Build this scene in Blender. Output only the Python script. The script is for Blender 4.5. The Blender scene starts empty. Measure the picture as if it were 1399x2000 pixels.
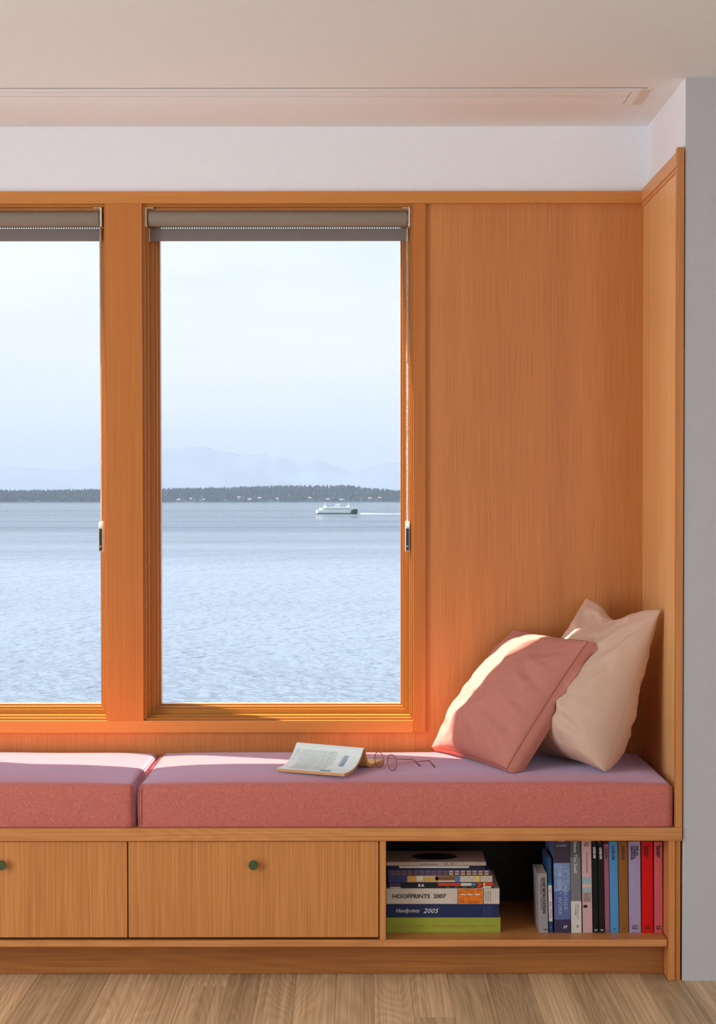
import bpy, bmesh, math, random
from mathutils import Vector, Matrix, noise
random.seed(7)
S = bpy.context.scene
COL = S.collection

# ------------------------------------------------------------------ camera
CAM_H = 1.285
cd = bpy.data.cameras.new('camera'); cam = bpy.data.objects.new('camera', cd); COL.objects.link(cam)
cam.location = (0, -4.66, CAM_H)
cam.rotation_euler = (math.radians(90 - 1.3), math.radians(0.05), 0)
cd.sensor_fit = 'VERTICAL'; cd.sensor_height = 24.0; cd.lens = 24.0 * 3450 / 2000
cd.shift_y = 0.02415
cd.clip_start = 0.05; cd.clip_end = 200000
S.camera = cam

# ------------------------------------------------------------------ world (bright thin overcast over the sound)
W = bpy.data.worlds.new('sky'); S.world = W; W.use_nodes = True
nt = W.node_tree; nt.nodes.clear()
def N(t, nt_, **k):
    n = nt_.nodes.new(t)
    for a, v in k.items(): setattr(n, a, v)
    return n
o_ = N('ShaderNodeOutputWorld', nt); bg = N('ShaderNodeBackground', nt)
tc = N('ShaderNodeTexCoord', nt); sx = N('ShaderNodeSeparateXYZ', nt)
nt.links.new(tc.outputs['Generated'], sx.inputs[0])
rp = N('ShaderNodeValToRGB', nt)
cr = rp.color_ramp
cr.elements[0].position = 0.0; cr.elements[0].color = (.80, .87, 1.0, 1)
cr.elements[1].position = 1.0; cr.elements[1].color = (.36, .55, .86, 1)
e = cr.elements.new(.06); e.color = (.86, .915, 1.0, 1)
e = cr.elements.new(.15); e.color = (.76, .845, .96, 1)
e = cr.elements.new(.45); e.color = (.60, .74, .92, 1)
nt.links.new(sx.outputs['Z'], rp.inputs[0])
mp = N('ShaderNodeMapping', nt); mp.inputs['Scale'].default_value = (2.2, 2.2, 11)
mp.inputs['Rotation'].default_value = (0, .12, 0)
nt.links.new(tc.outputs['Generated'], mp.inputs[0])
nz = N('ShaderNodeTexNoise', nt); nz.inputs['Scale'].default_value = 1.6; nz.inputs['Detail'].default_value = 7; nz.inputs['Roughness'].default_value = .55
nt.links.new(mp.outputs[0], nz.inputs['Vector'])
r2 = N('ShaderNodeValToRGB', nt); r2.color_ramp.elements[0].position = .40; r2.color_ramp.elements[1].position = .62
nt.links.new(nz.outputs[0], r2.inputs[0])
mx = N('ShaderNodeMix', nt, data_type='RGBA'); mx.inputs['B'].default_value = (.95, .965, 1.0, 1)
nt.links.new(r2.outputs[0], mx.inputs['Factor']); nt.links.new(rp.outputs[0], mx.inputs['A'])
nt.links.new(mx.outputs['Result'], bg.inputs[0]); bg.inputs[1].default_value = 1.25
nt.links.new(bg.outputs[0], o_.inputs[0])

# ------------------------------------------------------------------ sun and room light
def sun_to(v, strength, col):
    l = bpy.data.lights.new('sun', 'SUN'); l.energy = strength; l.angle = math.radians(.53); l.color = col
    o = bpy.data.objects.new('sun', l); COL.objects.link(o)
    o.rotation_euler = Vector(v).to_track_quat('-Z', 'Y').to_euler(); return o
sun_to((1.0, -.43, -1.47), 22.0, (1.0, .93, .82))
def area(name, loc, aim, sx_, sy_, power, col):
    l = bpy.data.lights.new(name, 'AREA'); l.shape = 'RECTANGLE'; l.size = sx_; l.size_y = sy_; l.energy = power; l.color = col
    o = bpy.data.objects.new(name, l); COL.objects.link(o); o.location = loc
    o.rotation_euler = (Vector(aim) - Vector(loc)).to_track_quat('-Z', 'Z').to_euler(); return o
area('glazed_side_daylight', (-3.35, -2.9, 1.25), (3.5, -2.9, 1.25), 4.6, 2.0, 208, (.84, .93, 1.0))  # unseen area light added to fill from the left; no glazing there
area('rear_room_daylight', (2.15, -6.8, 1.3), (2.15, 0, 1.3), 2.6, 1.8, 36, (.88, .95, 1.0))  # added rear fill, set aside so the panes don't mirror it
S.view_settings.view_transform = 'Standard'
S.view_settings.look = 'None'
S.view_settings.exposure = 0.0; S.view_settings.gamma = 1.0
S.view_settings.use_curve_mapping = False
S.cycles.max_bounces = 10; S.cycles.diffuse_bounces = 6; S.cycles.transparent_max_bounces = 16
S.cycles.use_denoising = True
S.cycles.sample_clamp_indirect = 8.0

# ------------------------------------------------------------------ materials
def lin(c):
    return tuple(((x/255)/12.92 if x/255 <= .04045 else ((x/255+.055)/1.055)**2.4) for x in c) + (1,)
MATS = {}
def base_mat(name):
    m = bpy.data.materials.new(name); m.use_nodes = True
    t = m.node_tree; b = t.nodes['Principled BSDF']; MATS[name] = m
    return m, t, b
def plain(name, col, rough=.6, spec=.4, metal=0.0, vary=.06, nscale=40, bump=0.0, bscale=300, **kw):
    """procedural: base colour with a little noise mottling and relief"""
    m, t, b = base_mat(name)
    c = Vector(col[:3])
    tc = N('ShaderNodeTexCoord', t); n = N('ShaderNodeTexNoise', t); n.inputs['Scale'].default_value = nscale; n.inputs['Detail'].default_value = 3
    t.links.new(tc.outputs['Object'], n.inputs['Vector'])
    r = N('ShaderNodeValToRGB', t); r.color_ramp.elements[0].position = .3; r.color_ramp.elements[1].position = .7
    r.color_ramp.elements[0].color = (*(c*(1-vary)), 1); r.color_ramp.elements[1].color = (*(c*(1+vary)), 1)
    t.links.new(n.outputs[0], r.inputs[0]); t.links.new(r.outputs[0], b.inputs['Base Color'])
    b.inputs['Roughness'].default_value = rough; b.inputs['Metallic'].default_value = metal
    b.inputs['Specular IOR Level'].default_value = spec
    if bump:
        n2 = N('ShaderNodeTexNoise', t); n2.inputs['Scale'].default_value = bscale; n2.inputs['Detail'].default_value = 2
        t.links.new(tc.outputs['Object'], n2.inputs['Vector'])
        bp = N('ShaderNodeBump', t); bp.inputs['Strength'].default_value = bump; bp.inputs['Distance'].default_value = .001
        t.links.new(n2.outputs[0], bp.inputs['Height']); t.links.new(bp.outputs[0], b.inputs['Normal'])
    for k, v in kw.items(): b.inputs[k].default_value = v
    return m
def wood(name, dark, light, axis='Z', fine=240, broad=14, rough=.42, figure=0.0, rnd=0.0):
    m, t, b = base_mat(name)
    tc = N('ShaderNodeTexCoord', t); mp = N('ShaderNodeMapping', t)
    k = .010
    mp.inputs['Scale'].default_value = {'Z': (1, 1, k), 'X': (k, 1, 1), 'Y': (1, k, 1)}[axis]
    t.links.new(tc.outputs['Object'], mp.inputs[0])
    vec = mp.outputs[0]
    oi = N('ShaderNodeObjectInfo', t)
    ad = N('ShaderNodeVectorMath', t, operation='ADD')
    cm = N('ShaderNodeCombineXYZ', t); ml = N('ShaderNodeMath', t, operation='MULTIPLY'); ml.inputs[1].default_value = 13.7
    t.links.new(oi.outputs['Random'], ml.inputs[0])
    for i in range(3): t.links.new(ml.outputs[0], cm.inputs[i])
    t.links.new(vec, ad.inputs[0]); t.links.new(cm.outputs[0], ad.inputs[1]); vec = ad.outputs[0]
    n1 = N('ShaderNodeTexNoise', t); n1.inputs['Scale'].default_value = fine; n1.inputs['Detail'].default_value = 1
    n2 = N('ShaderNodeTexNoise', t); n2.inputs['Scale'].default_value = broad; n2.inputs['Detail'].default_value = 1
    n2.inputs['Distortion'].default_value = figure
    t.links.new(vec, n1.inputs['Vector']); t.links.new(vec, n2.inputs['Vector'])
    a = N('ShaderNodeMath', t, operation='MULTIPLY'); a.inputs[1].default_value = .66; t.links.new(n1.outputs[0], a.inputs[0])
    c = N('ShaderNodeMath', t, operation='MULTIPLY_ADD'); c.inputs[1].default_value = .34
    t.links.new(n2.outputs[0], c.inputs[0]); t.links.new(a.outputs[0], c.inputs[2])
    fac = c.outputs[0]
    if figure:      # cathedral grain rings
        mp2 = N('ShaderNodeMapping', t); mp2.inputs['Scale'].default_value = {'Z': (1, 1, .12), 'X': (.12, 1, 1), 'Y': (1, .12, 1)}[axis]
        t.links.new(tc.outputs['Object'], mp2.inputs[0])
        ad2 = N('ShaderNodeVectorMath', t, operation='ADD'); t.links.new(mp2.outputs[0], ad2.inputs[0]); t.links.new(cm.outputs[0], ad2.inputs[1])
        nn = N('ShaderNodeTexNoise', t); nn.inputs['Scale'].default_value = 7; nn.inputs['Detail'].default_value = 1
        t.links.new(ad2.outputs[0], nn.inputs['Vector'])
        mm = N('ShaderNodeMath', t, operation='MULTIPLY'); mm.inputs[1].default_value = 150; t.links.new(nn.outputs[0], mm.inputs[0])
        sn = N('ShaderNodeMath', t, operation='SINE'); t.links.new(mm.outputs[0], sn.inputs[0])
        m3 = N('ShaderNodeMath', t, operation='MULTIPLY_ADD'); m3.inputs[1].default_value = .045; t.links.new(sn.outputs[0], m3.inputs[0]); t.links.new(fac, m3.inputs[2])
        fac = m3.outputs[0]
    r = N('ShaderNodeValToRGB', t); r.color_ramp.elements[0].position = .34; r.color_ramp.elements[1].position = .66
    r.color_ramp.elements[0].color = (*dark, 1); r.color_ramp.elements[1].color = (*light, 1)
    t.links.new(fac, r.inputs[0]); out = r.outputs[0]
    if rnd:
        hs = N('ShaderNodeHueSaturation', t)
        mr = N('ShaderNodeMapRange', t); mr.inputs['To Min'].default_value = 1-rnd; mr.inputs['To Max'].default_value = 1+rnd
        t.links.new(oi.outputs['Random'], mr.inputs['Value']); t.links.new(mr.outputs[0], hs.inputs['Value'])
        t.links.new(out, hs.inputs['Color']); out = hs.outputs[0]
    t.links.new(out, b.inputs['Base Color'])
    b.inputs['Roughness'].default_value = rough; b.inputs['Specular IOR Level'].default_value = .35
    bp = N('ShaderNodeBump', t); bp.inputs['Strength'].default_value = .12; bp.inputs['Distance'].default_value = .0006
    t.links.new(n1.outputs[0], bp.inputs['Height']); t.links.new(bp.outputs[0], b.inputs['Normal'])
    return m
def cloth(name, a, bcol, scale=900, rough=.95, sheen=.4, bump=.4, sheen_tint=(1, .9, .95, 1)):
    m, t, b = base_mat(name)
    tc = N('ShaderNodeTexCoord', t); n = N('ShaderNodeTexNoise', t); n.inputs['Scale'].default_value = scale; n.inputs['Detail'].default_value = 2
    t.links.new(tc.outputs['Object'], n.inputs['Vector'])
    n0 = N('ShaderNodeTexNoise', t); n0.inputs['Scale'].default_value = scale/9; n0.inputs['Detail'].default_value = 3
    t.links.new(tc.outputs['Object'], n0.inputs['Vector'])
    ma = N('ShaderNodeMath', t, operation='MULTIPLY_ADD'); ma.inputs[1].default_value = .08
    m2 = N('ShaderNodeMath', t, operation='MULTIPLY'); m2.inputs[1].default_value = .92
    t.links.new(n.outputs[0], m2.inputs[0]); t.links.new(n0.outputs[0], ma.inputs[0]); t.links.new(m2.outputs[0], ma.inputs[2])
    r = N('ShaderNodeValToRGB', t); r.color_ramp.elements[0].position = .36; r.color_ramp.elements[1].position = .66
    r.color_ramp.elements[0].color = (*a, 1); r.color_ramp.elements[1].color = (*bcol, 1)
    t.links.new(ma.outputs[0], r.inputs[0]); t.links.new(r.outputs[0], b.inputs['Base Color'])
    b.inputs['Roughness'].default_value = rough; b.inputs['Specular IOR Level'].default_value = .15
    b.inputs['Sheen Weight'].default_value = sheen; b.inputs['Sheen Roughness'].default_value = .4; b.inputs['Sheen Tint'].default_value = sheen_tint
    bp = N('ShaderNodeBump', t); bp.inputs['Strength'].default_value = bump; bp.inputs['Distance'].default_value = .0008
    t.links.new(n.outputs[0], bp.inputs['Height']); t.links.new(bp.outputs[0], b.inputs['Normal'])
    return m

FIR_V = wood('fir_vertical', (.50, .180, .049), (.63, .250, .071), 'Z', fine=450)
FIR_END = wood('fir_end_panel', (.68, .34, .12), (.88, .50, .21), 'Z', fine=330)
FIR_Y = wood('fir_depth', (.60, .26, .08), (.78, .38, .13), 'Y', fine=330)
FIR_H = wood('fir_horizontal', (.46, .170, .05), (.66, .275, .085), 'X', fine=330, broad=30, figure=.6)
FIR_DOOR = wood('fir_door', (.47, .165, .042), (.65, .268, .078), 'Z', fine=450)
FIR_RED = wood('fir_casing', (.50, .165, .030), (.58, .205, .040), 'Z', fine=380)
FIR_REDH = wood('fir_casing_horizontal', (.57, .220, .048), (.65, .26, .060), 'X', fine=380)
FIR_SASH = wood('fir_sash', (.42, .160, .028), (.50, .205, .038), 'Z', fine=420, rough=.2)
FIR_SASHH = wood('fir_sash_horizontal', (.42, .160, .028), (.50, .205, .038), 'X', fine=420, rough=.2)
FIR_DARK = wood('fir_toe_kick', (.30, .10, .022), (.43, .16, .036), 'X', fine=380, figure=.3)
OAK = wood('oak_floor', (.42, .280, .150), (.70, .50, .285), 'Y', fine=160, broad=16, rough=.5, figure=1.2, rnd=.24)
PAINT = plain('white_paint', (.87, .88, .93), .7, .2, vary=.01, bump=.12, bscale=180)
PAINT_GREY = plain('grey_white_paint', (.50, .49, .51), .7, .2, vary=.012, bump=.25, bscale=160)  # white wall paint darkened to stand in for weaker light on front faces
CEIL = plain('ceiling_paint', (.88, .91, .92), .8, .15, vary=.01, bump=.1, bscale=120)
VENTM = plain('vent_white', (.90, .92, .93), .5, .3, vary=.01)
VENT_END = plain('vent_beige_end', (.78, .66, .54), .6, .3, vary=.02)
DARK = plain('dark_void', (.03, .022, .02), .9, .1)
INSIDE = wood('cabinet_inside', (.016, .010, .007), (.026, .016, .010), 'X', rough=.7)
SEAT = cloth('pink_tweed', (.34, .052, .034), (.78, .28, .225), scale=1150, sheen=.9, bump=.5, sheen_tint=(.62, .68, 1, 1))  # bluish sheen tint stands in for skylight on the cushion tops
SEAM = cloth('pink_seam', (.42, .08, .06), (.6, .16, .13), scale=700, sheen=.1)
TERRA = cloth('terracotta_linen', (.50, .19, .145), (.58, .235, .185), scale=900, sheen=.15, bump=.2)
SAND = cloth('sand_linen', (.60, .40, .30), (.70, .49, .38), scale=900, sheen=.15, bump=.2)
TERRA_D = cloth('terracotta_seam', (.34, .11, .08), (.40, .14, .10), scale=900, sheen=.1, bump=.2)
SAND_D = cloth('sand_seam', (.42, .27, .20), (.50, .33, .25), scale=900, sheen=.1, bump=.2)
BLIND = cloth('grey_taupe_mesh', (.24, .205, .16), (.33, .285, .235), scale=1500, sheen=.0, bump=.3)
HEM = cloth('grey_hem_fabric', (.19, .165, .155), (.27, .235, .22), scale=1500, sheen=.0, bump=.3)
CREAM = plain('cream_plastic', (.72, .60, .48), .45, .4)
NICKEL = plain('nickel_metal', (.75, .74, .70), .25, .5, metal=.9, vary=.1)
BLACKP = plain('black_plastic', (.03, .03, .035), .35, .5)
CLEARP = plain('clear_pale_plastic', (.8, .86, .86), .2, .5)
GREENK = plain('green_lacquer', (.05, .088, .028), .4, .4)
PAPER = plain('page_paper', (.70, .58, .46), .85, .1, vary=.12, nscale=300)
PAGEBR = plain('page_edge_brown', (.62, .33, .15), .85, .1, vary=.15, nscale=400)
INKK = plain('black_ink', (.02, .02, .022), .6, .2)
INKW = plain('white_ink', (.72, .70, .70), .6, .2)
def glassmat(name, refl, tint=(1, 1, 1, 1)):
    m = bpy.data.materials.new(name); m.use_nodes = True; t = m.node_tree; t.nodes.clear()
    o = N('ShaderNodeOutputMaterial', t); tr = N('ShaderNodeBsdfTransparent', t); tr.inputs[0].default_value = tint
    g = N('ShaderNodeBsdfGlossy', t); g.inputs['Roughness'].default_value = .02
    f = N('ShaderNodeFresnel', t); f.inputs['IOR'].default_value = refl
    x = N('ShaderNodeMixShader', t); ge = N('ShaderNodeNewGeometry', t)      # reflect once, at the outer face of the thin pane
    q = N('ShaderNodeMath', t, operation='SUBTRACT'); q.inputs[0].default_value = 1; t.links.new(ge.outputs['Backfacing'], q.inputs[1])
    w = N('ShaderNodeMath', t, operation='MULTIPLY'); t.links.new(f.outputs[0], w.inputs[0]); t.links.new(q.outputs[0], w.inputs[1])
    t.links.new(w.outputs[0], x.inputs[0]); t.links.new(tr.outputs[0], x.inputs[1]); t.links.new(g.outputs[0], x.inputs[2]); t.links.new(x.outputs[0], o.inputs[0])
    return m
GLASS = glassmat('window_glass', 1.3, (.985, .995, .99, 1))
LENS = glassmat('lens_glass', 1.5, (.93, .92, .93, 1))

# ------------------------------------------------------------------ builders
def bx(bm, x0, x1, y0, y1, z0, z1):
    v = [bm.verts.new((x, y, z)) for z in (z0, z1) for y in (y0, y1) for x in (x0, x1)]
    for f in ((0, 2, 3, 1), (4, 5, 7, 6), (0, 1, 5, 4), (2, 6, 7, 3), (0, 4, 6, 2), (1, 3, 7, 5)):
        bm.faces.new([v[i] for i in f])
def B(*boxes, bevel=0.0):
    bm = bmesh.new()
    for b in boxes: bx(bm, *b)
    if bevel:
        bmesh.ops.bevel(bm, geom=list(bm.edges), offset=bevel, segments=2, profile=.7, affect='EDGES', clamp_overlap=True)
    return bm
def tube(bm, pts, r, n=8, closed=False, cap=True, sq=1.0):
    pts = [Vector(p) for p in pts]; rings = []; L = len(pts)
    up = None
    for i, p in enumerate(pts):
        a = pts[(i-1) % L] if (closed or i > 0) else p
        c = pts[(i+1) % L] if (closed or i < L-1) else p
        d = (c-a).normalized()
        if up is None:
            up = Vector((0, 0, 1)) if abs(d.z) < .9 else Vector((0, 1, 0))
        s = d.cross(up)
        if s.length < 1e-6: s = d.cross(Vector((1, 0, 0)))
        s.normalize(); u = s.cross(d).normalized(); up = u
        rr = r[i] if isinstance(r, (list, tuple)) else r
        rings.append([bm.verts.new(p + s*math.cos(2*math.pi*k/n)*rr + u*math.sin(2*math.pi*k/n)*rr*sq) for k in range(n)])
    for i in range(L if closed else L-1):
        A, C = rings[i], rings[(i+1) % L]
        for k in range(n):
            bm.faces.new((A[k], A[(k+1) % n], C[(k+1) % n], C[k]))
    if cap and not closed:
        bm.faces.new(rings[0][::-1]); bm.faces.new(rings[-1])
def world_loc(o):
    v = Vector((0, 0, 0))
    while o: v += Vector(o.location); o = o.parent
    return v
def obj(name, bm, m, parent=None, smooth=False):
    if parent is not None: bm.transform(Matrix.Translation(-world_loc(parent)))
    bmesh.ops.recalc_face_normals(bm, faces=list(bm.faces))
    me = bpy.data.meshes.new(name)
    bm.to_mesh(me); bm.free()
    for mm in (m if isinstance(m, (list, tuple)) else [m]): me.materials.append(mm)
    if smooth:
        for p in me.polygons: p.use_smooth = True
    o = bpy.data.objects.new(name, me); COL.objects.link(o)
    if parent is not None: o.parent = parent
    return o
def tag(o, label, cat, group=None, kind=None):
    o['label'] = label; o['category'] = cat
    if group: o['group'] = group
    if kind: o['kind'] = kind
    return o
def thing(name, loc, label, cat, group=None):
    o = bpy.data.objects.new(name, None); o.empty_display_size = .05; COL.objects.link(o); o.location = loc
    return tag(o, label, cat, group)
def struct(name, bm=None, m=None, parent=None, label=None):
    if bm is None:
        o = bpy.data.objects.new(name, None); COL.objects.link(o)
    else: o = obj(name, bm, m, parent)
    if parent is None:
        o['kind'] = 'structure'
        if label: o['label'] = label
        o['category'] = name.split('_')[0]
    return o
def text_bm(s, size, bold=0.0, shear=0.0, align='LEFT', depth=.00008, sx=1.0):
    """lettering as a thin mesh lying in XZ, reading left to right, facing -Y"""
    c = bpy.data.curves.new('t', 'FONT'); c.body = s; c.size = size; c.offset = bold; c.shear = shear; c.align_x = align; c.extrude = depth; c.space_line = .85
    c.resolution_u = 2
    o = bpy.data.objects.new('t', c); COL.objects.link(o)
    dg = bpy.context.evaluated_depsgraph_get(); me = bpy.data.meshes.new_from_object(o.evaluated_get(dg))
    bm = bmesh.new(); bm.from_mesh(me)
    bpy.data.objects.remove(o); bpy.data.curves.remove(c); bpy.data.meshes.remove(me)
    bm.transform(Matrix.Rotation(math.radians(90), 4, 'X') @ Matrix.Diagonal((sx, 1, 1, 1)))
    return bm
def put_text(dst, s, x, y, z, size, rot=0, fit=None, **k):
    """rot in degrees turning the line clockwise in the front view (90 = reads downwards)"""
    b = text_bm(s, size, **k)
    if fit:
        xs = [v.co.x for v in b.verts]; w = max(xs)-min(xs); b.transform(Matrix.Diagonal((fit/w, 1, 1, 1)))
    b.transform(Matrix.Translation((x, y, z)) @ Matrix.Rotation(math.radians(rot), 4, 'Y'))
    me = bpy.data.meshes.new('t'); b.to_mesh(me); b.free(); dst.from_mesh(me); bpy.data.meshes.remove(me)

ZC = 2.383            # ceiling
XR = .8610            # white return wall of the niche
XL = -2.56
YW = .600             # panelled face of the window wall
# ================================================================== SETTING
# floor: oak planks running towards the window wall
fl = struct('floor', B((-3.6, 3.6, -7.1, .8, -.06, -.012)), DARK, label='oak plank floor running towards the window bench')
PX = [-1.93, -1.80, -1.66, -1.53, -1.40, -1.27, -1.15, -1.04, -.9643, -.86, -.7577, -.6682, -.5579, -.4588, -.3444, -.2618, -.1653, -.0592, .0386, .1378, .2383, .3444, .4546,
      .5579, .6613, .7577, .8679, .963, 1.09, 1.21, 1.34, 1.46, 1.60, 1.72]
for i in range(len(PX)-1):
    ends = [.6]
    y = random.choice((-.28, -.33, -.7, -.9, -1.2, -1.4, -.6, -1.0)) - random.uniform(0, .1)
    if abs(PX[i]+.4588) < .001: y = -.05
    while y > -2.2: ends.append(y); y -= random.uniform(.8, 1.9)
    ends.append(-2.6)
    for a, b in zip(ends[:-1], ends[1:]):
        g = .0003
        obj('plank', B((PX[i]+g, PX[i+1]-g, b+g, a-g, -.013, random.uniform(-.0002, 0)), bevel=.0005), OAK, fl)
o = obj('plank', B((-3.6, PX[0]-.001, -7.1, .7, -.013, 0), (PX[-1]+.001, 3.6, -7.1, .7, -.013, 0), (PX[0], PX[-1], -7.1, -2.602, -.013, 0)), OAK, fl)
o['kind'] = 'stuff'
struct('ceiling', B((-3.6, 3.6, -7.1, .78, ZC, ZC+.12)), CEIL, label='pale painted ceiling above the window bench')
# window wall
GB, GT = .655, 2.115          # glass bottom, top
OP = [(-.6392, .164), (-2.06, -.747)]     # openings between casing edges
OZ0, OZ1 = .6191, 2.1524
wb = struct('wall_back', label='window wall, white above and wood-panelled below')
obj('plaster', B((-3.6, 3.6, .607, .75, 2.17, ZC), (-3.6, -2.56, .607, .75, 0, 2.17), (.862, 3.6, .607, .75, 0, 2.17)), PAINT, wb)
obj('wood_panel', B((.17, .862, YW, .74, 0, 2.17), bevel=.001), FIR_V, wb)
obj('wood_panel', B((-2.56, -2.07, YW, .74, 0, 2.17), bevel=.001), FIR_V, wb)
obj('wood_panel', B((-2.07, .17, YW, .74, 0, .60), bevel=.001), FIR_V, wb)
obj('wall_core', B((-.735, -.651, .60, .74, .60, 2.17), (-2.07, .17, .62, .74, 2.13, 2.17), (-2.07, .17, .66, .74, .60, .61)), FIR_V, wb)
struct('trim_1', B((XL, .8460, .585, .607, 2.1524, 2.1886), bevel=.0015), FIR_REDH, label='horizontal wood rail capping the panelling on the window wall')
struct('trim_2', B((-.747, -.6392, .583, .602, .6185, 2.1522), bevel=.0012), FIR_RED, label='wide vertical wood mullion board between the two windows')
struct('trim_3', B((.164, .2004, .586, .602, .5824, 2.1522), bevel=.0015), FIR_RED, label='narrow vertical casing to the right of the window')
struct('trim_4', B((-2.0964, .1638, .586, .602, .5824, .6185), bevel=.0015), FIR_REDH, label='horizontal wood casing under the windows')
struct('trim_5', B((-2.0964, -2.06, .586, .602, .6187, 2.1522), bevel=.0015), FIR_RED, label='narrow vertical casing left of the left window')

def window(idx, xa, xb):
    w = struct('window_%d' % idx, label=('right-hand' if idx == 1 else 'left-hand') + ' fixed wood window looking over the water')
    zA, zB = OZ0, OZ1
    def ring(d, t, y0, y1, name, mv, mh, bev=.0009):
        # a rectangular ring: outer edge inset d, width t
        x0, x1, z0, z1 = xa+d[0], xb-d[1], zA+d[2], zB-d[3]
        t0, t1, t2, t3 = t
        obj(name, B((x0, x0+t0, y0, y1, z0, z1), (x1-t1, x1, y0, y1, z0, z1), bevel=bev), mv, w)
        obj(name, B((x0+t0, x1-t1, y0, y1, z0, z0+t2), (x0+t0, x1-t1, y0, y1, z1-t3, z1), bevel=bev), mh, w)
    e = .0
    ring((e, e, e, e), (.008, .006, .006, .008), .597, .745, 'jamb', FIR_SASH, FIR_SASHH)
    ring((.008, .006, .006, .008), (.0060, .004, .0050, .006), .622, .745, 'stop', FIR_SASH, FIR_SASHH)
    ring((.014, .010, .0110, .014), (.013, .013, .0145, .013), .660, .735, 'sash', FIR_SASH, FIR_SASHH)
    ring((.027, .023, .0255, .027), (.0075, .006, .0065, .0075), .672, .735, 'sash_lip', FIR_SASH, FIR_SASHH)
    ring((.0345, .029, .0320, .0345), (.006, .006, .0045, .006), .700, .735, 'glazing_bead', FIR_SASH, FIR_SASHH, .0006)
    g = obj('glass_pane', B((xa+.038, xb-.033, .714, .718, zA+.034, zB-.038)), GLASS, w)
    g['label'] = 'clear window pane'
    obj('outer_cladding', B((xa-.01, xb+.01, .746, .752, zA-.02, zA+.024), (xa-.01, xa+.033, .746, .752, zA+.024, zB), (xb-.028, xb+.01, .746, .752, zA+.024, zB)), plain('cladding', (.45, .45, .45), .5), w)
for i, (a, b) in enumerate(OP): window(i+1, a, b)

# right return of the niche
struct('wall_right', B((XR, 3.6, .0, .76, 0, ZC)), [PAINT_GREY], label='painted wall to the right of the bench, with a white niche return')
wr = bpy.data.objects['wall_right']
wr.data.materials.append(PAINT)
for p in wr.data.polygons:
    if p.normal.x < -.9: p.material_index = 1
el = struct('trim_6', label='tall wood end panel lining the right side of the bench niche')
obj('wood_panel', B((.8475, .8605, .02, .60, .4078, 2.16)), FIR_END, el)
obj('top_rail', B((.8400, .8605, .024, .585, 2.1545, 2.1925), bevel=.001), FIR_Y, el)
obj('rail_bead', B((.8435, .8605, .024, .60, 2.1440, 2.1545), bevel=.001), FIR_Y, el)
obj('front_stile', B((.8400, .8575, -.004, .024, .4082, 2.2015), bevel=.001), FIR_V, el)
struct('trim_7', B((.8415, .8545, .004, .03, .0, .373), bevel=.001), FIR_RED, label='narrow scribe strip between bench end and wall')
struct('wall_left', B((-3.7, -3.6, -7.1, .76, 0, ZC)), PAINT, label='left wall of the room')
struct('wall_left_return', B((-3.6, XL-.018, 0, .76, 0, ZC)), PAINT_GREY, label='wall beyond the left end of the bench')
struct('trim_8', B((XL-.018, XL, -.004, .607, 0, 2.2), bevel=.001), FIR_V, label='wood end panel at the left end of the niche')
struct('wall_rear', B((-3.7, 3.7, -7.2, -7.1, 0, ZC)), PAINT, label='rear wall of the room')
struct('wall_far_right', B((3.6, 3.7, -7.1, .76, 0, ZC)), PAINT, label='far right wall of the room')

# linear ceiling vent
v = thing('ceiling_vent', (-.6, .21, ZC), 'long white linear slot air vent set in the ceiling above the windows', 'vent')
X0, X1 = -2.0, .752
obj('backing', B((X0, .78, .1118, .307, ZC-.0005, ZC-.0001)), plain('vent_shadow', (.12, .12, .13), .9), v)
obj('border', B((X0, .7660, .1155, .1555, ZC-.0016, ZC-.0004), bevel=.0006), VENTM, v)
obj('slot_blade', B((X0, .742, .1605, .2045, ZC-.0014, ZC-.0004), bevel=.0006), VENTM, v)
obj('border', B((X0, .742, .2095, .3035, ZC-.0015, ZC-.0004), bevel=.0006), VENTM, v)
obj('end_cap', B((.7440, .7660, .1605, .3035, ZC-.0016, ZC-.0004), bevel=.0006), VENTM, v)
eb = obj('end_strip', B((.7665, .7900, .1155, .3045, ZC-.004, ZC-.0002), bevel=.0006), VENT_END, v); eb['label'] = 'beige end strip'

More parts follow.
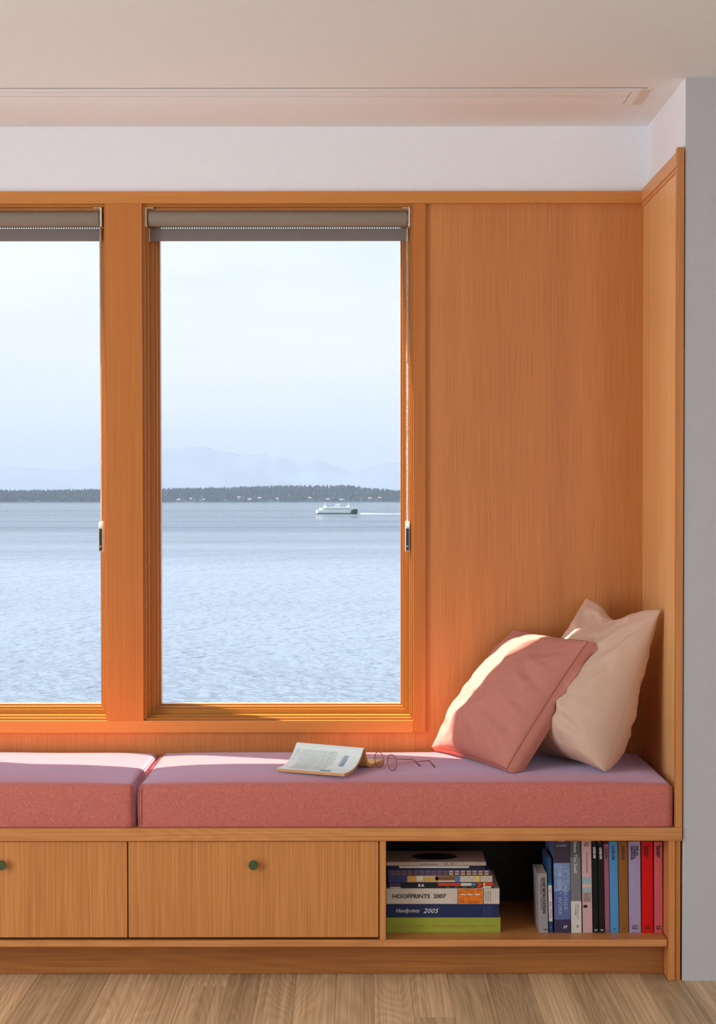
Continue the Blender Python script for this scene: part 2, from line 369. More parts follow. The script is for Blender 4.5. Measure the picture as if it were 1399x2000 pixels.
# ================================================================== BENCH
bt = obj('bench_top', B((XL+.002, .8575, -.006, .595, .3738, .4078), bevel=.0012), FIR_H)
tag(bt, 'long horizontal fir board under the pink cushions, topping the bench', 'bench top')
sb = obj('base_board', B((XL+.002, .8195, .0, .56, .0914, .1092), bevel=.0012), FIR_H)
tag(sb, 'long lower fir board carrying drawers and shelved books', 'shelf board')
tk = obj('toe_kick', B((XL+.002, .8220, .070, .088, .001, .0912), bevel=.001), FIR_DARK)
tag(tk, 'recessed dark fir toe kick board along the floor', 'plinth')
def cabinet(x0, x1, label, knob=True):
    c = thing('drawer_cabinet', ((x0+x1)/2, .28, .1094), label, 'cabinet', 'drawer cabinets under the bench')
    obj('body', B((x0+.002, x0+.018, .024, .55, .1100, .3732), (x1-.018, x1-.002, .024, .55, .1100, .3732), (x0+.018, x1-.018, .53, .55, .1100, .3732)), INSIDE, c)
    d = obj('drawer_front', B((x0+.0013, x1-.0013, .001, .020, .1165, .3715), bevel=.0008), FIR_DOOR, c)
    xk = (x0+x1)/2+.0008; zk = .3125
    bm = bmesh.new()
    prof = [(.001, .0055), (-.008, .0055), (-.011, .0085), (-.013, .0125), (-.019, .0128), (-.0205, .0122), (-.021, .0110)]
    rings = [[bm.verts.new((xk+r*math.cos(k*math.pi/14), y, zk+r*math.sin(k*math.pi/14))) for k in range(28)] for y, r in prof]
    for A, C in zip(rings[:-1], rings[1:]):
        for k in range(28): bm.faces.new((A[k], A[(k+1) % 28], C[(k+1) % 28], C[k]))
    bm.faces.new(rings[0]); bm.faces.new(rings[-1])
    k = obj('knob', bm, GREENK, d); k['label'] = 'round dark green drawer knob'
    return c
cabinet(-.6121+.001, .0556-.001, 'fir drawer cabinet with green knob, between the left drawer and the bookshelf')
cabinet(-1.2765, -.6119, 'fir drawer cabinet at the left edge, beside the middle drawer')
cabinet(-2.550, -1.9431, 'narrow fir drawer cabinet in the left corner, beyond the photograph')
cabinet(-1.9425, -1.2770, 'fir drawer cabinet just beyond the left edge of the photograph')
sh = thing('open_bookshelf', (.44, .28, .1094), 'open bookshelf compartment at right end of the bench holding books', 'bookshelf')
obj('divider', B((.0562, .0733, .0, .545, .1098, .3736), bevel=.001), FIR_DOOR, sh)
obj('side_panel', B((.8225, .8400, -.0005, .56, .0012, .3736), bevel=.001), FIR_V, sh)
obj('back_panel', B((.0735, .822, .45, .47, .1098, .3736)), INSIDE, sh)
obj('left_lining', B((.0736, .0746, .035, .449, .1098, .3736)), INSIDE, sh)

# seat cushions
def cushion(x0, x1, label, seams):
    y0, y1, z0, z1 = .008, .592, .4082, .5220
    r = .020
    bm = bmesh.new()
    NX, NY, NZ = 70, 34, 10
    def P(u, v, w):   # 0..1
        x, y, z = x0+(x1-x0)*u, y0+(y1-y0)*v, z0+(z1-z0)*w
        rx, ry = .010, .012
        c = Vector((min(max(x, x0+r), x1-r), min(max(y, y0+r), y1-r), min(max(z, z0+.004), z1-r)))
        q = Vector((x, y, z))-c
        if q.length > 1e-9:
            L = max(abs(q.x), abs(q.y), abs(q.z)); q = q.normalized()*L
        p = c+q
        uu, vv = 2*u-1, 2*v-1
        crown = .015*(1-abs(uu)**8)*(1-abs(vv)**4)
        if w > .5: p.z += crown*(w-.5)*2
        f = math.sin(math.pi*w)
        if v < .02: p.y -= .004*f*(1-uu**6)
        if u < .01: p.x -= .0015*f
        # corner at the back pulls in
        k = max(0, vv)**3*.0
        p.z += .0012*noise.noise(Vector((x*6, y*6, 3)))*w
        return p
    def face(fn, A, C):
        g = [[bm.verts.new(fn(i/A, j/C)) for j in range(C+1)] for i in range(A+1)]
        for i in range(A):
            for j in range(C): bm.faces.new((g[i][j], g[i+1][j], g[i+1][j+1], g[i][j+1]))
    def sp(t):  # denser near the ends
        return t
    e = lambda t: .5-.5*math.cos(math.pi*t)
    face(lambda a, b: P(e(a), e(b), 1), NX, NY); face(lambda a, b: P(e(a), e(b), 0), NX, NY)
    face(lambda a, b: P(e(a), 0, e(b)), NX, NZ); face(lambda a, b: P(e(a), 1, e(b)), NX, NZ)
    face(lambda a, b: P(0, e(a), e(b)), NY, NZ); face(lambda a, b: P(1, e(a), e(b)), NY, NZ)
    bmesh.ops.remove_doubles(bm, verts=list(bm.verts), dist=1e-5)
    c = thing('seat_cushion', ((x0+x1)/2, .3, z0), label, 'cushion', 'bench seat cushions')
    obj('cushion_body', bm, SEAT, c, smooth=True)
    for xs, sgn in seams:
        t = bmesh.new()
        pts = [(xs+sgn*.011, y0-.0015, z0+.006+i*.0112) for i in range(10)]
        pts += [(xs+sgn*.0095, y0+.006+.01*k, .5205+.003*k) for k in (0, 1)]
        tube(t, pts, .0011, 6)
        for q in range(1):
            pts = [(xs+sgn*.004, y0+.004+i*.0, z0+.006+i*.0112) for i in range(10)]
            pts += [(xs+sgn*.006, .03+(.555-.03)*k/14, .5195+.002*math.sin(math.pi*k/14)) for k in range(15)]
            tube(t, pts, .0013, 6)
        obj('seam', t, SEAM, c, smooth=True)
    return c
cushion(-.5868, .8375, 'pink tweed bench cushion under the pillows, book and eyeglasses', [(-.5868, 1)])
cushion(-2.53, -.5938, 'bare pink tweed bench cushion at the left edge', [(-.5938, -1)])

# ================================================================== PILLOWS
def seat_z(x, y):
    uu = 2*(x+.5868)/1.4243-1; vv = 2*(y-.008)/.584-1
    return .5230+.015*(1-min(1, abs(uu))**8)*(1-min(1, abs(vv))**4)+.0012*noise.noise(Vector((x*6, y*6, 3)))+.0006
def pillow_shape(A, Bc, C, D, T0, T1, pinch, chop, band, seed, wr, ef=(2.4, .62), eb=(2.4, .62), N_=96, sag=.2, creases=()):
    """A bottom-back, Bc bottom-front, C top-front, D top-back corners of the middle plane.
    T0 front belly, T1 back belly, band = boxed side width (0 for a knife edge)"""
    A, Bc, C, D = map(Vector, (A, Bc, C, D))
    n = (Bc-A).cross(D-A).normalized()       # faces the viewer's side
    if n.y > 0: n = -n
    def mid(u, v):
        uu, vv = (u+1)/2, (v+1)/2
        k = pinch
        u2 = u*(1-k*(1-v*v)**1.0) if True else u
        v2 = v*(1-k*(1-u*u)**1.0)
        if chop and v > 0: v2 -= chop*math.exp(-((u-.0)/.42)**2)*v**2
        a, b = (u2+1)/2, (v2+1)/2
        return (A*(1-a)+Bc*a)*(1-b)+(D*(1-a)+C*a)*b
    def infl(u, v, s=1):
        p, q = ef if s > 0 else eb
        return max(0, (1-abs(u)**p))**q*max(0, (1-abs(v)**p))**q
    eu = (Bc-A).normalized(); ev = (D-A).normalized()
    def wrinkle(u, v, s):
        w = 0
        # radiating creases from each corner
        for cu, cv in ((-1, -1), (1, -1), (1, 1), (-1, 1)):
            du, dv = u-cu, v-cv; r = math.hypot(du, dv)
            ang = math.atan2(dv*cv*-1, du*cu*-1)
            w += (1-2*abs(math.sin(ang*5.5+seed+cu*2+cv)))*math.exp(-r*1.7)*min(1, r*2.5)*.45
        p = Vector((u*2.0+seed, v*2.0, s*3.1))
        q = Vector((p.x+.8*noise.noise(p*1.3), p.y*1.0+.8*noise.noise(p*1.7+Vector((9, 0, 0))), p.z))
        w += (max(0, 1-abs(noise.noise(Vector((q.x*.8+q.y*.8, (q.y-q.x)*1.9, q.z))))*9.0)-.2)*.75
        w += noise.noise(q*1.6)*1.0
        w *= wr
        if s > 0:
            for ua, va, ub, vb, wd, am in creases:
                dx, dy = ub-ua, vb-va; t_ = ((u-ua)*dx+(v-va)*dy)/(dx*dx+dy*dy); t_c = min(1, max(0, t_))
                dd = math.hypot(u-ua-dx*t_c, v-va-dy*t_c)
                nn = (dx*(v-va)-dy*(u-ua))/math.hypot(dx, dy)
                w += 1.7*am*(.35+.65*math.sin(math.pi*t_c))*(math.exp(-(dd/wd)**2)-.6*math.exp(-((dd-wd*1.8*(1 if nn > 0 else -1))/wd/1.4)**2))
        return w
    ebound = lambda t: math.sin(t*math.pi/2)
    bm = bmesh.new()
    def surf(s, T):
        g = []
        for i in range(N_+1):
            row = []
            for j in range(N_+1):
                u, v = ebound(2*i/N_-1), ebound(2*j/N_-1)
                f = infl(u, v, s)
                off = band/2+T*f*(1-sag*v)
                off += wrinkle(u, v, s)*min(1, f*1.5)**1.3
                p = mid(u, v)+n*s*off
                row.append(p)
            g.append(row)
        return g
    gf, gb = surf(1, T0), surf(-1, T1)
    VF = [[bm.verts.new(p) for p in r] for r in gf]; VB = [[bm.verts.new(p) for p in r] for r in gb]
    for V_ in (VF, VB):
        for i in range(N_):
            for j in range(N_): bm.faces.new((V_[i][j], V_[i+1][j], V_[i+1][j+1], V_[i][j+1]))
    loop = [(i, 0) for i in range(N_)]+[(N_, j) for j in range(N_)]+[(i, N_) for i in range(N_, 0, -1)]+[(0, j) for j in range(N_, 0, -1)]
    seam = []
    if band:
        K = 6; rings = []
        for (i, j) in loop:
            a, b = gf[i][j], gb[i][j]; u, v = 2*i/N_-1, 2*j/N_-1
            out = (eu*u**5+ev*v**5); out = out.normalized() if out.length > 0 else out
            pu = noise.noise(Vector((i*.35, j*.35, seed)))
            seam.append(a+out*.002+n*.0005)
            rings.append([a.lerp(b, k/K)+out*(.009*math.sin(math.pi*k/K)+(-.003 if k in (1, K-1) else 0)+.003*pu*math.sin(math.pi*k/K)) for k in range(1, K)])
        VR = []
        for r in rings: VR.append([bm.verts.new(p) for p in r])
        L = len(loop)
        for q in range(L):
            (i, j), (i2, j2) = loop[q], loop[(q+1) % L]
            c0 = [VF[i][j]]+VR[q]+[VB[i][j]]; c1 = [VF[i2][j2]]+VR[(q+1) % L]+[VB[i2][j2]]
            for k in range(K): bm.faces.new((c0[k], c1[k], c1[k+1], c0[k+1]))
    else:
        bmesh.ops.remove_doubles(bm, verts=list(bm.verts), dist=1e-5)
        seam = [gf[i][j] for (i, j) in loop]
    from mathutils.kdtree import KDTree
    for q in range(5): bmesh.ops.smooth_vert(bm, verts=list(bm.verts), factor=.5, use_axis_x=True, use_axis_y=True, use_axis_z=True)
    kd = KDTree(len(bm.verts)); bm.verts.ensure_lookup_table()
    for i, v in enumerate(bm.verts): kd.insert(v.co, i)
    kd.balance()
    seam = [bm.verts[kd.find(p)[1]].co+(p-bm.verts[kd.find(p)[1]].co).normalized()*.0006 for p in seam]
    def clampv(p):
        p.z = max(p.z, seat_z(p.x, p.y)+.0015*0)
        p.x = min(p.x, .8395); p.y = min(p.y, .5975)
    for v in bm.verts: clampv(v.co)
    for p in seam: clampv(p)
    return bm, seam
bm, seam = pillow_shape((.490, .450, .545), (.668, .105, .5405), (.836, .215, .972), (.672, .545, .985), .120, .080, .050, .17, 0, 8.4, .0135, ef=(2.8, .46), eb=(3.0, .45), sag=.62,
    creases=((-.35, -.12, .40, -.28, .055, -.008), (-.7, -.62, .15, -.50, .05, -.007), (.15, -.50, .88, -.74, .05, -.009), (.92, .86, .55, .25, .06, -.007), (.62, .92, .40, .45, .06, -.006), (.95, .45, .60, -.15, .05, -.006), (-.9, .85, -.35, .45, .06, .006)))
p2 = thing('pillow', (.66, .26, .5335), 'large sand-coloured linen pillow leaning against the wood end wall', 'pillow', 'pillows in the bench corner')
sand = obj('pillow_body', bm, SAND, p2, smooth=True)
t = bmesh.new(); tube(t, seam, .0006, 5, closed=True); obj('seam', t, SAND_D, p2, smooth=True)

bm, seam = pillow_shape((.235, .53, .535), (.420, .115, .535), (.655, .235, .870), (.478, .575, .878), .082, .030, .032, .0, .050, 3.1, .0115, ef=(2.3, .60),
    creases=((.98, -.60, .35, -.42, .05, -.007), (.98, .12, .45, .30, .05, -.006), (.96, .80, .35, .55, .055, -.006), (.80, -.98, .55, -.55, .05, -.007), (.15, -.98, .0, -.65, .05, -.006), (.98, -.25, .62, -.12, .04, -.005), (.1, .95, .0, .55, .06, -.005), (-.95, -.3, -.5, -.15, .05, -.004)))
from mathutils.bvhtree import BVHTree
tree = BVHTree.FromPolygons([v.co+Vector(p2.location) for v in sand.data.vertices], [list(p.vertices) for p in sand.data.polygons])
_l, _n, _i, _d = tree.find_nearest(Vector((.0, -1.0, .8)))
SGN = 1 if (Vector((.0, -1.0, .8))-_l).dot(_n) > 0 else -1
def press(p):                       # the front pillow rests against the sand one: press it flat where they touch
    for q in range(3):
        loc, nrm, _, dist = tree.find_nearest(p)
        nrm = nrm*SGN
        if dist < .14 and (p-loc).dot(nrm) < .0015: p += (loc+nrm*.0025-p)
        else: break
for rep_ in range(4):
    hit = []
    for v in bm.verts:
        c = v.co.copy(); press(v.co)
        if (v.co-c).length > 1e-6: hit.append(v)
    near = {w for v in hit for e in v.link_edges for w in e.verts}
    near |= {w for v in near for e in v.link_edges for w in e.verts}
    if rep_ < 3: bmesh.ops.smooth_vert(bm, verts=list(near), factor=.5, use_axis_x=True, use_axis_y=True, use_axis_z=True)
for p in seam: press(p)
p1 = thing('pillow', (.42, .30, .5335), 'terracotta boxed-edge pillow leaning in front of the larger sand pillow', 'pillow', 'pillows in the bench corner')
obj('pillow_body', bm, TERRA, p1, smooth=True)
t = bmesh.new(); tube(t, seam, .0008, 5, closed=True); obj('seam', t, TERRA_D, p1, smooth=True)
# ================================================================== OPEN BOOK face down
SEATZ = .5375
e1 = Vector((.901, -.434, 0)); e2 = Vector((-.434, -.901, 0)); O = Vector((-.170, .240, SEATZ))
LB = .207
PF = [(0, .0610), (.006, .0575), (.014, .0480), (.024, .0375), (.037, .0275), (.054, .0185), (.074, .0120), (.096, .0094), (.110, .0088), (.122, .0086)]
PB = [(0, .0610), (-.005, .0575), (-.010, .0470), (-.015, .0350), (-.022, .0230), (-.033, .0140), (-.050, .0105), (-.075, .0110), (-.100, .0120), (-.120, .0125)]
def prof(P, s):
    for (a, za), (b, zb) in zip(P[:-1], P[1:]):
        if min(a, b) <= s <= max(a, b): return za+(zb-za)*(s-a)/(b-a)
    return P[-1][1]
def bookp(a, s, dz=0):
    z = prof(PF, s) if s >= 0 else prof(PB, s)
    lift = .003*(1-a/LB)*max(0, 1-abs(s)/.06)
    return O+e1*a+e2*s+Vector((0, 0, z+lift+dz))
book = thing('open_book', (-.1, .17, SEATZ), 'open paperback lying face down on the pink cushion, white back cover up', 'book')
def sheet(P, top, th, name, m, par, a0=0, a1=LB, smin=0):
    bm = bmesh.new(); ss = []
    sg = 1 if P is PF else -1
    for k in range(37): ss.append(sg*.122*(k/36)**1.3 if sg > 0 else -.120*(k/36)**1.3)
    nrm = []
    for i, s in enumerate(ss):
        a, b = ss[max(0, i-1)], ss[min(36, i+1)]
        dz = prof(P, b)-prof(P, a); ds = b-a
        v = Vector((-dz, ds)); v.normalize(); v = v if v.y > 0 else -v
        nrm.append(v)
    def pt(a, i, d):
        d = d*min(1, .3+abs(ss[i])/.035) if d < -.003 else d; p = bookp(a, ss[i]); p += e2*nrm[i].x*d+Vector((0, 0, nrm[i].y*d))
        p.z = max(p.z, SEATZ+.0003)
        return p
    NA = 12; G = [[[bm.verts.new(pt(a0+(a1-a0)*k/NA, i, d)) for i in range(37)] for k in range(NA+1)] for d in (top, top-th)]
    for q in (0, 1):
        for k in range(NA):
            for i in range(36): bm.faces.new((G[q][k][i], G[q][k+1][i], G[q][k+1][i+1], G[q][k][i+1]))
    for i in range(36):
        for k in (0, NA): bm.faces.new((G[0][k][i], G[0][k][i+1], G[1][k][i+1], G[1][k][i]))
    for k in range(NA):
        for i in (0, 36): bm.faces.new((G[0][k][i], G[0][k+1][i], G[1][k+1][i], G[1][k][i]))
    return obj(name, bm, m, par, smooth=False)
COVER = plain('book_cover_white', (.78, .84, .82), .45, .4, vary=.02)
YEL = plain('book_cover_yellow', (.75, .48, .05), .45, .4, vary=.02)
bc = sheet(PF, .0004, .0005, 'back_cover', COVER, book); bc['label'] = 'white back cover with blurb and barcode'
fc = sheet(PB, .0004, .0005, 'front_cover', YEL, book); fc['label'] = 'yellow front cover'
sheet(PF, -.0002, .0078, 'pages', PAGEBR, book, .0008, LB-.0008)
sheet(PB, -.0002, .0085, 'pages', PAGEBR, book, .0008, LB-.0008)
def print_quads(bm, a0, a1, s0, s1, n=6, d=.0009):
    for k in range(n):
        sa, sb_ = s0+(s1-s0)*k/n, s0+(s1-s0)*(k+1)/n
        bm.faces.new([bm.verts.new(bookp(a, s, d)) for a, s in ((a0, sa), (a1, sa), (a1, sb_), (a0, sb_))])
INKB = plain('blue_grey_ink', (.16, .24, .42), .6, .2)
INKG = plain('grey_ink', (.28, .34, .36), .6, .2)
bm = bmesh.new(); rnd = random.Random(5)
a = .012
paras = [(.012, 2, .035), (.026, 1, .05), (.034, 11, .100), (.094, 10, .100), (.128, 4, .085)]
for a_, n_, l_ in ((.010, 2, .05), (.022, 1, .07), (.030, 12, .105), (.094, 5, .105), (.118, 4, .10)):
    for k in range(n_):
        aa = a_+k*.0052; s = .016; end = l_ if k < n_-1 else l_*.6
        while s < end:
            w = rnd.uniform(.003, .011)
            print_quads(bm, aa, aa+.0012, s, min(s+w, end), 2); s += w+.0016
obj('blurb_text', bm, INKG, bc)
bm = bmesh.new()
s = .022
while s < .062:
    w = rnd.choice((.0005, .0009, .0014)); print_quads(bm, .158, .172, s, s+w, 1); s += w+rnd.choice((.0006, .0009))
for k in range(10): print_quads(bm, .1535, .156, .026+k*.0034, .0278+k*.0034, 1)
print_quads(bm, .126, .158, .100, .113, 3)
obj('barcode', bm, INKB, bc)

# ================================================================== EYEGLASSES
gl = thing('eyeglasses', (.07, .175, SEATZ), 'round wire eyeglasses with tortoise temple tips on the pink cushion', 'eyeglasses')
WIRE = plain('bronze_wire', (.20, .12, .07), .3, .5, metal=.8)
GOLD = plain('gold_wire', (.7, .5, .3), .3, .5, metal=.8)
TORT = plain('tortoise_acetate', (.16, .06, .025), .25, .5, vary=.7, nscale=180)
gd = Vector((.565, -.825, 0)).normalized()
RL = .0218
cs = [Vector((.0575, .190, SEATZ+RL+.0016)), Vector((.0920, .140, SEATZ+RL+.0010))]
for c in cs:
    ring = [c+gd*RL*.98*math.cos(k*math.pi/18)+Vector((0, 0, RL*math.sin(k*math.pi/18))) for k in range(36)]
    t = bmesh.new(); tube(t, ring, .0011, 6, closed=True); rim = obj('rim', t, WIRE, gl, smooth=True)
    t = bmesh.new(); t.faces.new([t.verts.new(p) for p in ring]); obj('lens', t, LENS, rim)
m_ = (cs[0]+cs[1])/2; back = Vector((.82, .565, 0))
t = bmesh.new(); tube(t, [cs[0]+gd*RL+Vector((0, 0, .004)), m_-back*.002+Vector((0, 0, .009)), cs[1]-gd*RL+Vector((0, 0, .004))], .0009, 6); obj('bridge', t, GOLD, gl, smooth=True)
for c, sg in ((cs[0], 1), (cs[1], -1)):
    p = c+gd*sg*(RL-.001)+Vector((0, 0, -.003))
    t = bmesh.new(); tube(t, [p, p+back*.006+gd*sg*.001, p+back*.007+Vector((0, 0, -.003))], .0005, 5)
    q = p+back*.007+Vector((0, 0, -.004))
    bmesh.ops.create_icosphere(t, subdivisions=2, radius=.0038, matrix=Matrix.Translation(q) @ Matrix.Diagonal((.45, .45, 1, 1)))
    obj('nose_pad', t, CLEARP, gl, smooth=True)
for h, bend, tip in ((cs[0]-gd*(RL+.0015), Vector((.1460, .225, .5560)), Vector((.1730, .2150, SEATZ+.0015))),
                     (cs[1]+gd*(RL+.0015), Vector((.1920, .195, .5570)), Vector((.2120, .1950, SEATZ+.0015)))):
    h = h+Vector((0, 0, .001)); st = h.lerp(bend, .62)
    t = bmesh.new(); tube(t, [h, h+back*.004, st], .0007, 6); tm = obj('temple', t, GOLD, gl, smooth=True)
    mid1 = bend+(tip-bend)*.25+Vector((0, 0, .004)); 
    t = bmesh.new(); tube(t, [st, st.lerp(bend, .8), bend, mid1, tip.lerp(bend, .2), tip], [.0010, .0012, .0013, .0014, .0020, .0017], 8); obj('temple_tip', t, TORT, tm, smooth=True)

# ================================================================== ROLLER BLINDS
def blind(xa, xb, zt, label, chainx):
    r = thing('roller_blind', ((xa+xb)/2, .625, 2.151), label, 'blind', 'rolled-up window blinds')
    zc = 2.1130; R = .0235; yc = .6230
    t = bmesh.new()
    n = 40
    # rolled fabric: a spiral-edged cylinder with rounded ends
    prof = [(xa+.012, .001), (xa+.012, R*.82), (xa+.0125, R*.97), (xa+.015, R), (xb-.015, R), (xb-.0125, R*.97), (xb-.012, R*.82), (xb-.012, .001)]
    rings = [[t.verts.new((x, yc+q*math.cos(2*math.pi*k/n), zc+q*math.sin(2*math.pi*k/n))) for k in range(n)] for x, q in prof]
    for A, C in zip(rings[:-1], rings[1:]):
        for k in range(n): t.faces.new((A[k], A[(k+1) % n], C[(k+1) % n], C[k]))
    obj('fabric_roll', t, BLIND, r, smooth=True)
    # drop of fabric off the back of the roll, an open strip and the hem bar
    w0, w1 = xa+.015, xb-.015
    obj('fabric_drop', B((w0, w1, yc+R-.0012, yc+R-.0002, 2.0905, zc)), BLIND, r)
    t = bmesh.new(); k = 0; x = w0
    while x < w1:
        bx(t, x, min(x+.0036, w1), yc+R-.0012, yc+R-.0002, 2.0850, 2.0905); x += .0070; k += 1
    obj('open_weave_strip', t, BLIND, r)
    hb = obj('hem_bar', B((w0-.001, w1+.001, yc+R-.007, yc+R+.004, 2.0500, 2.0865), bevel=.002), HEM, r)
    for x0_, x1_ in ((w0-.0045, w0-.0010), (w1+.0010, w1+.0045)):
        obj('end_cap', B((x0_, x1_, yc+R-.0075, yc+R+.0045, 2.0490, 2.0870), bevel=.001), CREAM, hb)
    for sx_, x in ((1, xa), (-1, xb)):
        a0, a1 = sorted((x+sx_*.003, x+sx_*.0085))
        b_ = obj('bracket', B((a0, a1, .600, .648, 2.0880, 2.1440), bevel=.0015), CREAM, r)
        c0, c1 = sorted((x+sx_*.003, x+sx_*.028))
        bb = obj('bracket_foot', B((c0, c1, .602, .640, 2.1405, 2.1438), bevel=.0008), NICKEL, b_)
    # bead chain and its weight
    cz0 = 1.203
    zz = 2.11; beads = bmesh.new(); rb = .0019
    tmpl = bmesh.new(); bmesh.ops.create_icosphere(tmpl, subdivisions=1, radius=rb); tv = [v.co.copy() for v in tmpl.verts]; tf = [[v.index for v in f.verts] for f in tmpl.faces]; tmpl.free()
    k = 0
    for side, y in ((0, .6300), (1, .6110)):
        z = zz
        while z > cz0:
            vs = [beads.verts.new(c+Vector((chainx+(.0016 if side else -.0016), y, z))) for c in tv]
            for f in tf: beads.faces.new([vs[i] for i in f])
            z -= .0047
    for side, y in ((0, .6300), (1, .6110)):
        tube(beads, [(chainx+(.0016 if side else -.0016), y, zz), (chainx+(.0016 if side else -.0016), y, cz0)], .0005, 5)
    ch = obj('bead_chain', beads, NICKEL, r, smooth=True); ch['kind'] = 'stuff'
    # clutch wheel
    t = bmesh.new(); n = 24
    for x0_, rr in ((chainx-.003, .0150), ):
        ra = [t.verts.new((x0_, yc+rr*math.cos(2*math.pi*k/n), zc+rr*math.sin(2*math.pi*k/n))) for k in range(n)]
        rb_ = [t.verts.new((x0_+.007, yc+rr*math.cos(2*math.pi*k/n), zc+rr*math.sin(2*math.pi*k/n))) for k in range(n)]
        for k in range(n): t.faces.new((ra[k], ra[(k+1) % n], rb_[(k+1) % n], rb_[k]))
        t.faces.new(ra); t.faces.new(rb_)
    obj('clutch_wheel', t, CREAM, r, smooth=False)
    w = obj('chain_weight', B((chainx-.0045, chainx+.0050, .606, .628, 1.1250, 1.1900), bevel=.0018), BLACKP, r); w['label'] = 'black chain tensioner'
    obj('weight_housing', B((chainx-.0062, chainx-.0045, .605, .629, 1.1220, 1.2100), (chainx+.0050, chainx+.0062, .605, .629, 1.1220, 1.2100), (chainx-.0062, chainx+.0062, .629, .6305, 1.1220, 1.2120), bevel=.0005), CLEARP, w)
    t = bmesh.new(); bmesh.ops.create_icosphere(t, subdivisions=2, radius=.0026, matrix=Matrix.Translation((chainx, .606, 1.1370)) @ Matrix.Diagonal((1, .5, 1, 1))); obj('screw', t, NICKEL, w, smooth=True)
blind(-.6350, .1590, 2.15, 'rolled-up grey mesh blind at top of the right window', .1475)
blind(-2.0555, -.7570, 2.15, 'rolled-up grey mesh blind at top of the left window', -.7680)

# ================================================================== BOOKS
def band_quads(x0, x1, y, z0, z1):
    return (x0, x1, y-.0003, y+.0002, z0, z1)
def upright(x0, x1, h, d, m, label, bands=(), texts=(), lean=-1.0, hard=.0018, y=.075, grp='upright books in the bench shelf'):
    Z = .1094
    b = thing('book', ((x0+x1)/2, y+d/2, Z), label, 'book', grp)
    c = hard
    obj('cover', B((x0, x0+c, y, y+d, Z, Z+h), (x1-c, x1, y, y+d, Z, Z+h), (x0+c, x1-c, y, y+c, Z, Z+h), bevel=.0005), m, b)
    obj('pages', B((x0+c, x1-c, y+c, y+d-.003, Z+.002, Z+h-.002)), PAPER, b)
    for i, (a0, a1, f0, f1, bm_) in enumerate(bands):
        obj('printed_band', B(band_quads(x0+(x1-x0)*a0, x0+(x1-x0)*a1, y, Z+h*f0, Z+h*f1)), bm_, b)
    groups = {}
    for (s, fx, fz, size, rot, mat_, kw) in texts: groups.setdefault(mat_.name, []).append((s, fx, fz, size, rot, mat_, kw))
    for g in groups.values():
        t = bmesh.new()
        for (s, fx, fz, size, rot, mat_, kw) in g: put_text(t, s, x0+(x1-x0)*fx, y-.0006, Z+h*fz, size, rot, **kw)
        obj('lettering', t, g[0][5], b)
    b.rotation_euler = (0, math.radians(lean), 0)
    return b
def c_(name, rgb, rough=.5, vary=.04): return plain(name, lin(rgb), .6, .18, vary=vary, nscale=60)
LOGO = lambda fx, fz, s, m: [('LOST', fx, fz, s, 0, m, dict(align='CENTER', bold=.00015)), ('IN', fx-.14, fz-.022, s*.9, 0, m, dict(align='CENTER', bold=.00015)), ('CULT', fx+.08, fz-.024, s*.8, 0, m, dict(align='CENTER', bold=.00015)), ]
R90 = 90
INKP = plain('pale_blue_white_ink', (.42, .45, .55), .6, .2)
upright(.4868, .5116, .161, .13, c_('grey_cover', (150, 142, 140)), 'short grey paperback on soviet metro stations, leftmost of the upright books', (),
        [('SOVIET METRO STATIONS', .50, .93, .0100, R90, INKK, dict(fit=.098, bold=.0004)), ('CHRISTOPHER HERWIG', .27, .93, .0055, R90, INKK, dict(fit=.045)), ('OWEN HATHERLEY', .27, .60, .0055, R90, INKK, dict(fit=.036)), ('FUEL', .72, .045, .0045, 0, INKK, dict(align='CENTER', bold=.0002))], lean=-1.3)
upright(.5144, .5240, .202, .14, c_('deep_blue_cover', (38, 72, 110)), 'thin dark blue book with a white spine band beside the grey paperback', ((0, 1, .155, .635, c_('band_white', (205, 195, 188))), (0, 1, .635, .665, c_('band_cyan', (40, 120, 175)))),
        [('Ral', .30, .58, .0062, R90, INKK, {}), ('Ellis Waren', .30, .42, .0072, R90, INKK, dict(fit=.045)), ('a', .5, .07, .006, 0, INKW, dict(align='CENTER'))], lean=-1.3)
cb = c_('slate_blue_cover', (88, 100, 150)); cbp = c_('purple_band', (62, 50, 78)); cbt = c_('plum_band', (66, 56, 72)); cbl = c_('pale_blue_band', (120, 140, 180), vary=.25)
upright(.5293, .5729, .257, .21, cb, 'thick blue and plum architecture book, tallest among the left upright books',
        ((0, 1, .0, .14, cbp), (0, 1, .735, 1, cbt), (0, 1, .44, .735, cbl)),
        [('PARE', .5, .955, .0080, 0, INKP, dict(align='CENTER')), ('COHEN', .5, .908, .0080, 0, INKP, dict(align='CENTER')),
         ('LE CORBUSIER', .60, .70, .0140, R90, INKP, dict(fit=.118, bold=-.00012)), ('THE BUILT WORK', .26, .70, .0140, R90, INKP, dict(fit=.132, bold=-.00012)), ('M', .62, .045, .012, 0, INKW, dict(align='CENTER', shear=.4, bold=.0002))])
bks = bpy.data.objects
g1 = c_('mid_grey_cover', (118, 114, 116)); g2 = c_('dark_grey_band', (88, 84, 86)); wcr = c_('cream_band', (208, 198, 190))
upright(.5742, .6020, .256, .20, g1, 'mid-grey book with tall white title and a cream foot band', ((0, 1, 0, .335, wcr), (0, 1, .80, 1, g2)),
        [('Never Too Small', .35, .965, .0125, R90, INKW, dict(fit=.083)), ('Small footprint homes', .62, .30, .0040, R90, INKK, dict(fit=.040)), ('by design', .42, .30, .0040, R90, INKK, dict(fit=.03)), ('V', .6, .055, .010, 0, INKK, dict(align='CENTER', bold=.0003))])
pk = c_('dusty_pink_cover', (200, 160, 160)); sk = c_('sky_band', (150, 170, 178)); pc = c_('peach_band', (215, 170, 150)); br_ = c_('sketch_band', (150, 125, 120), vary=.4)
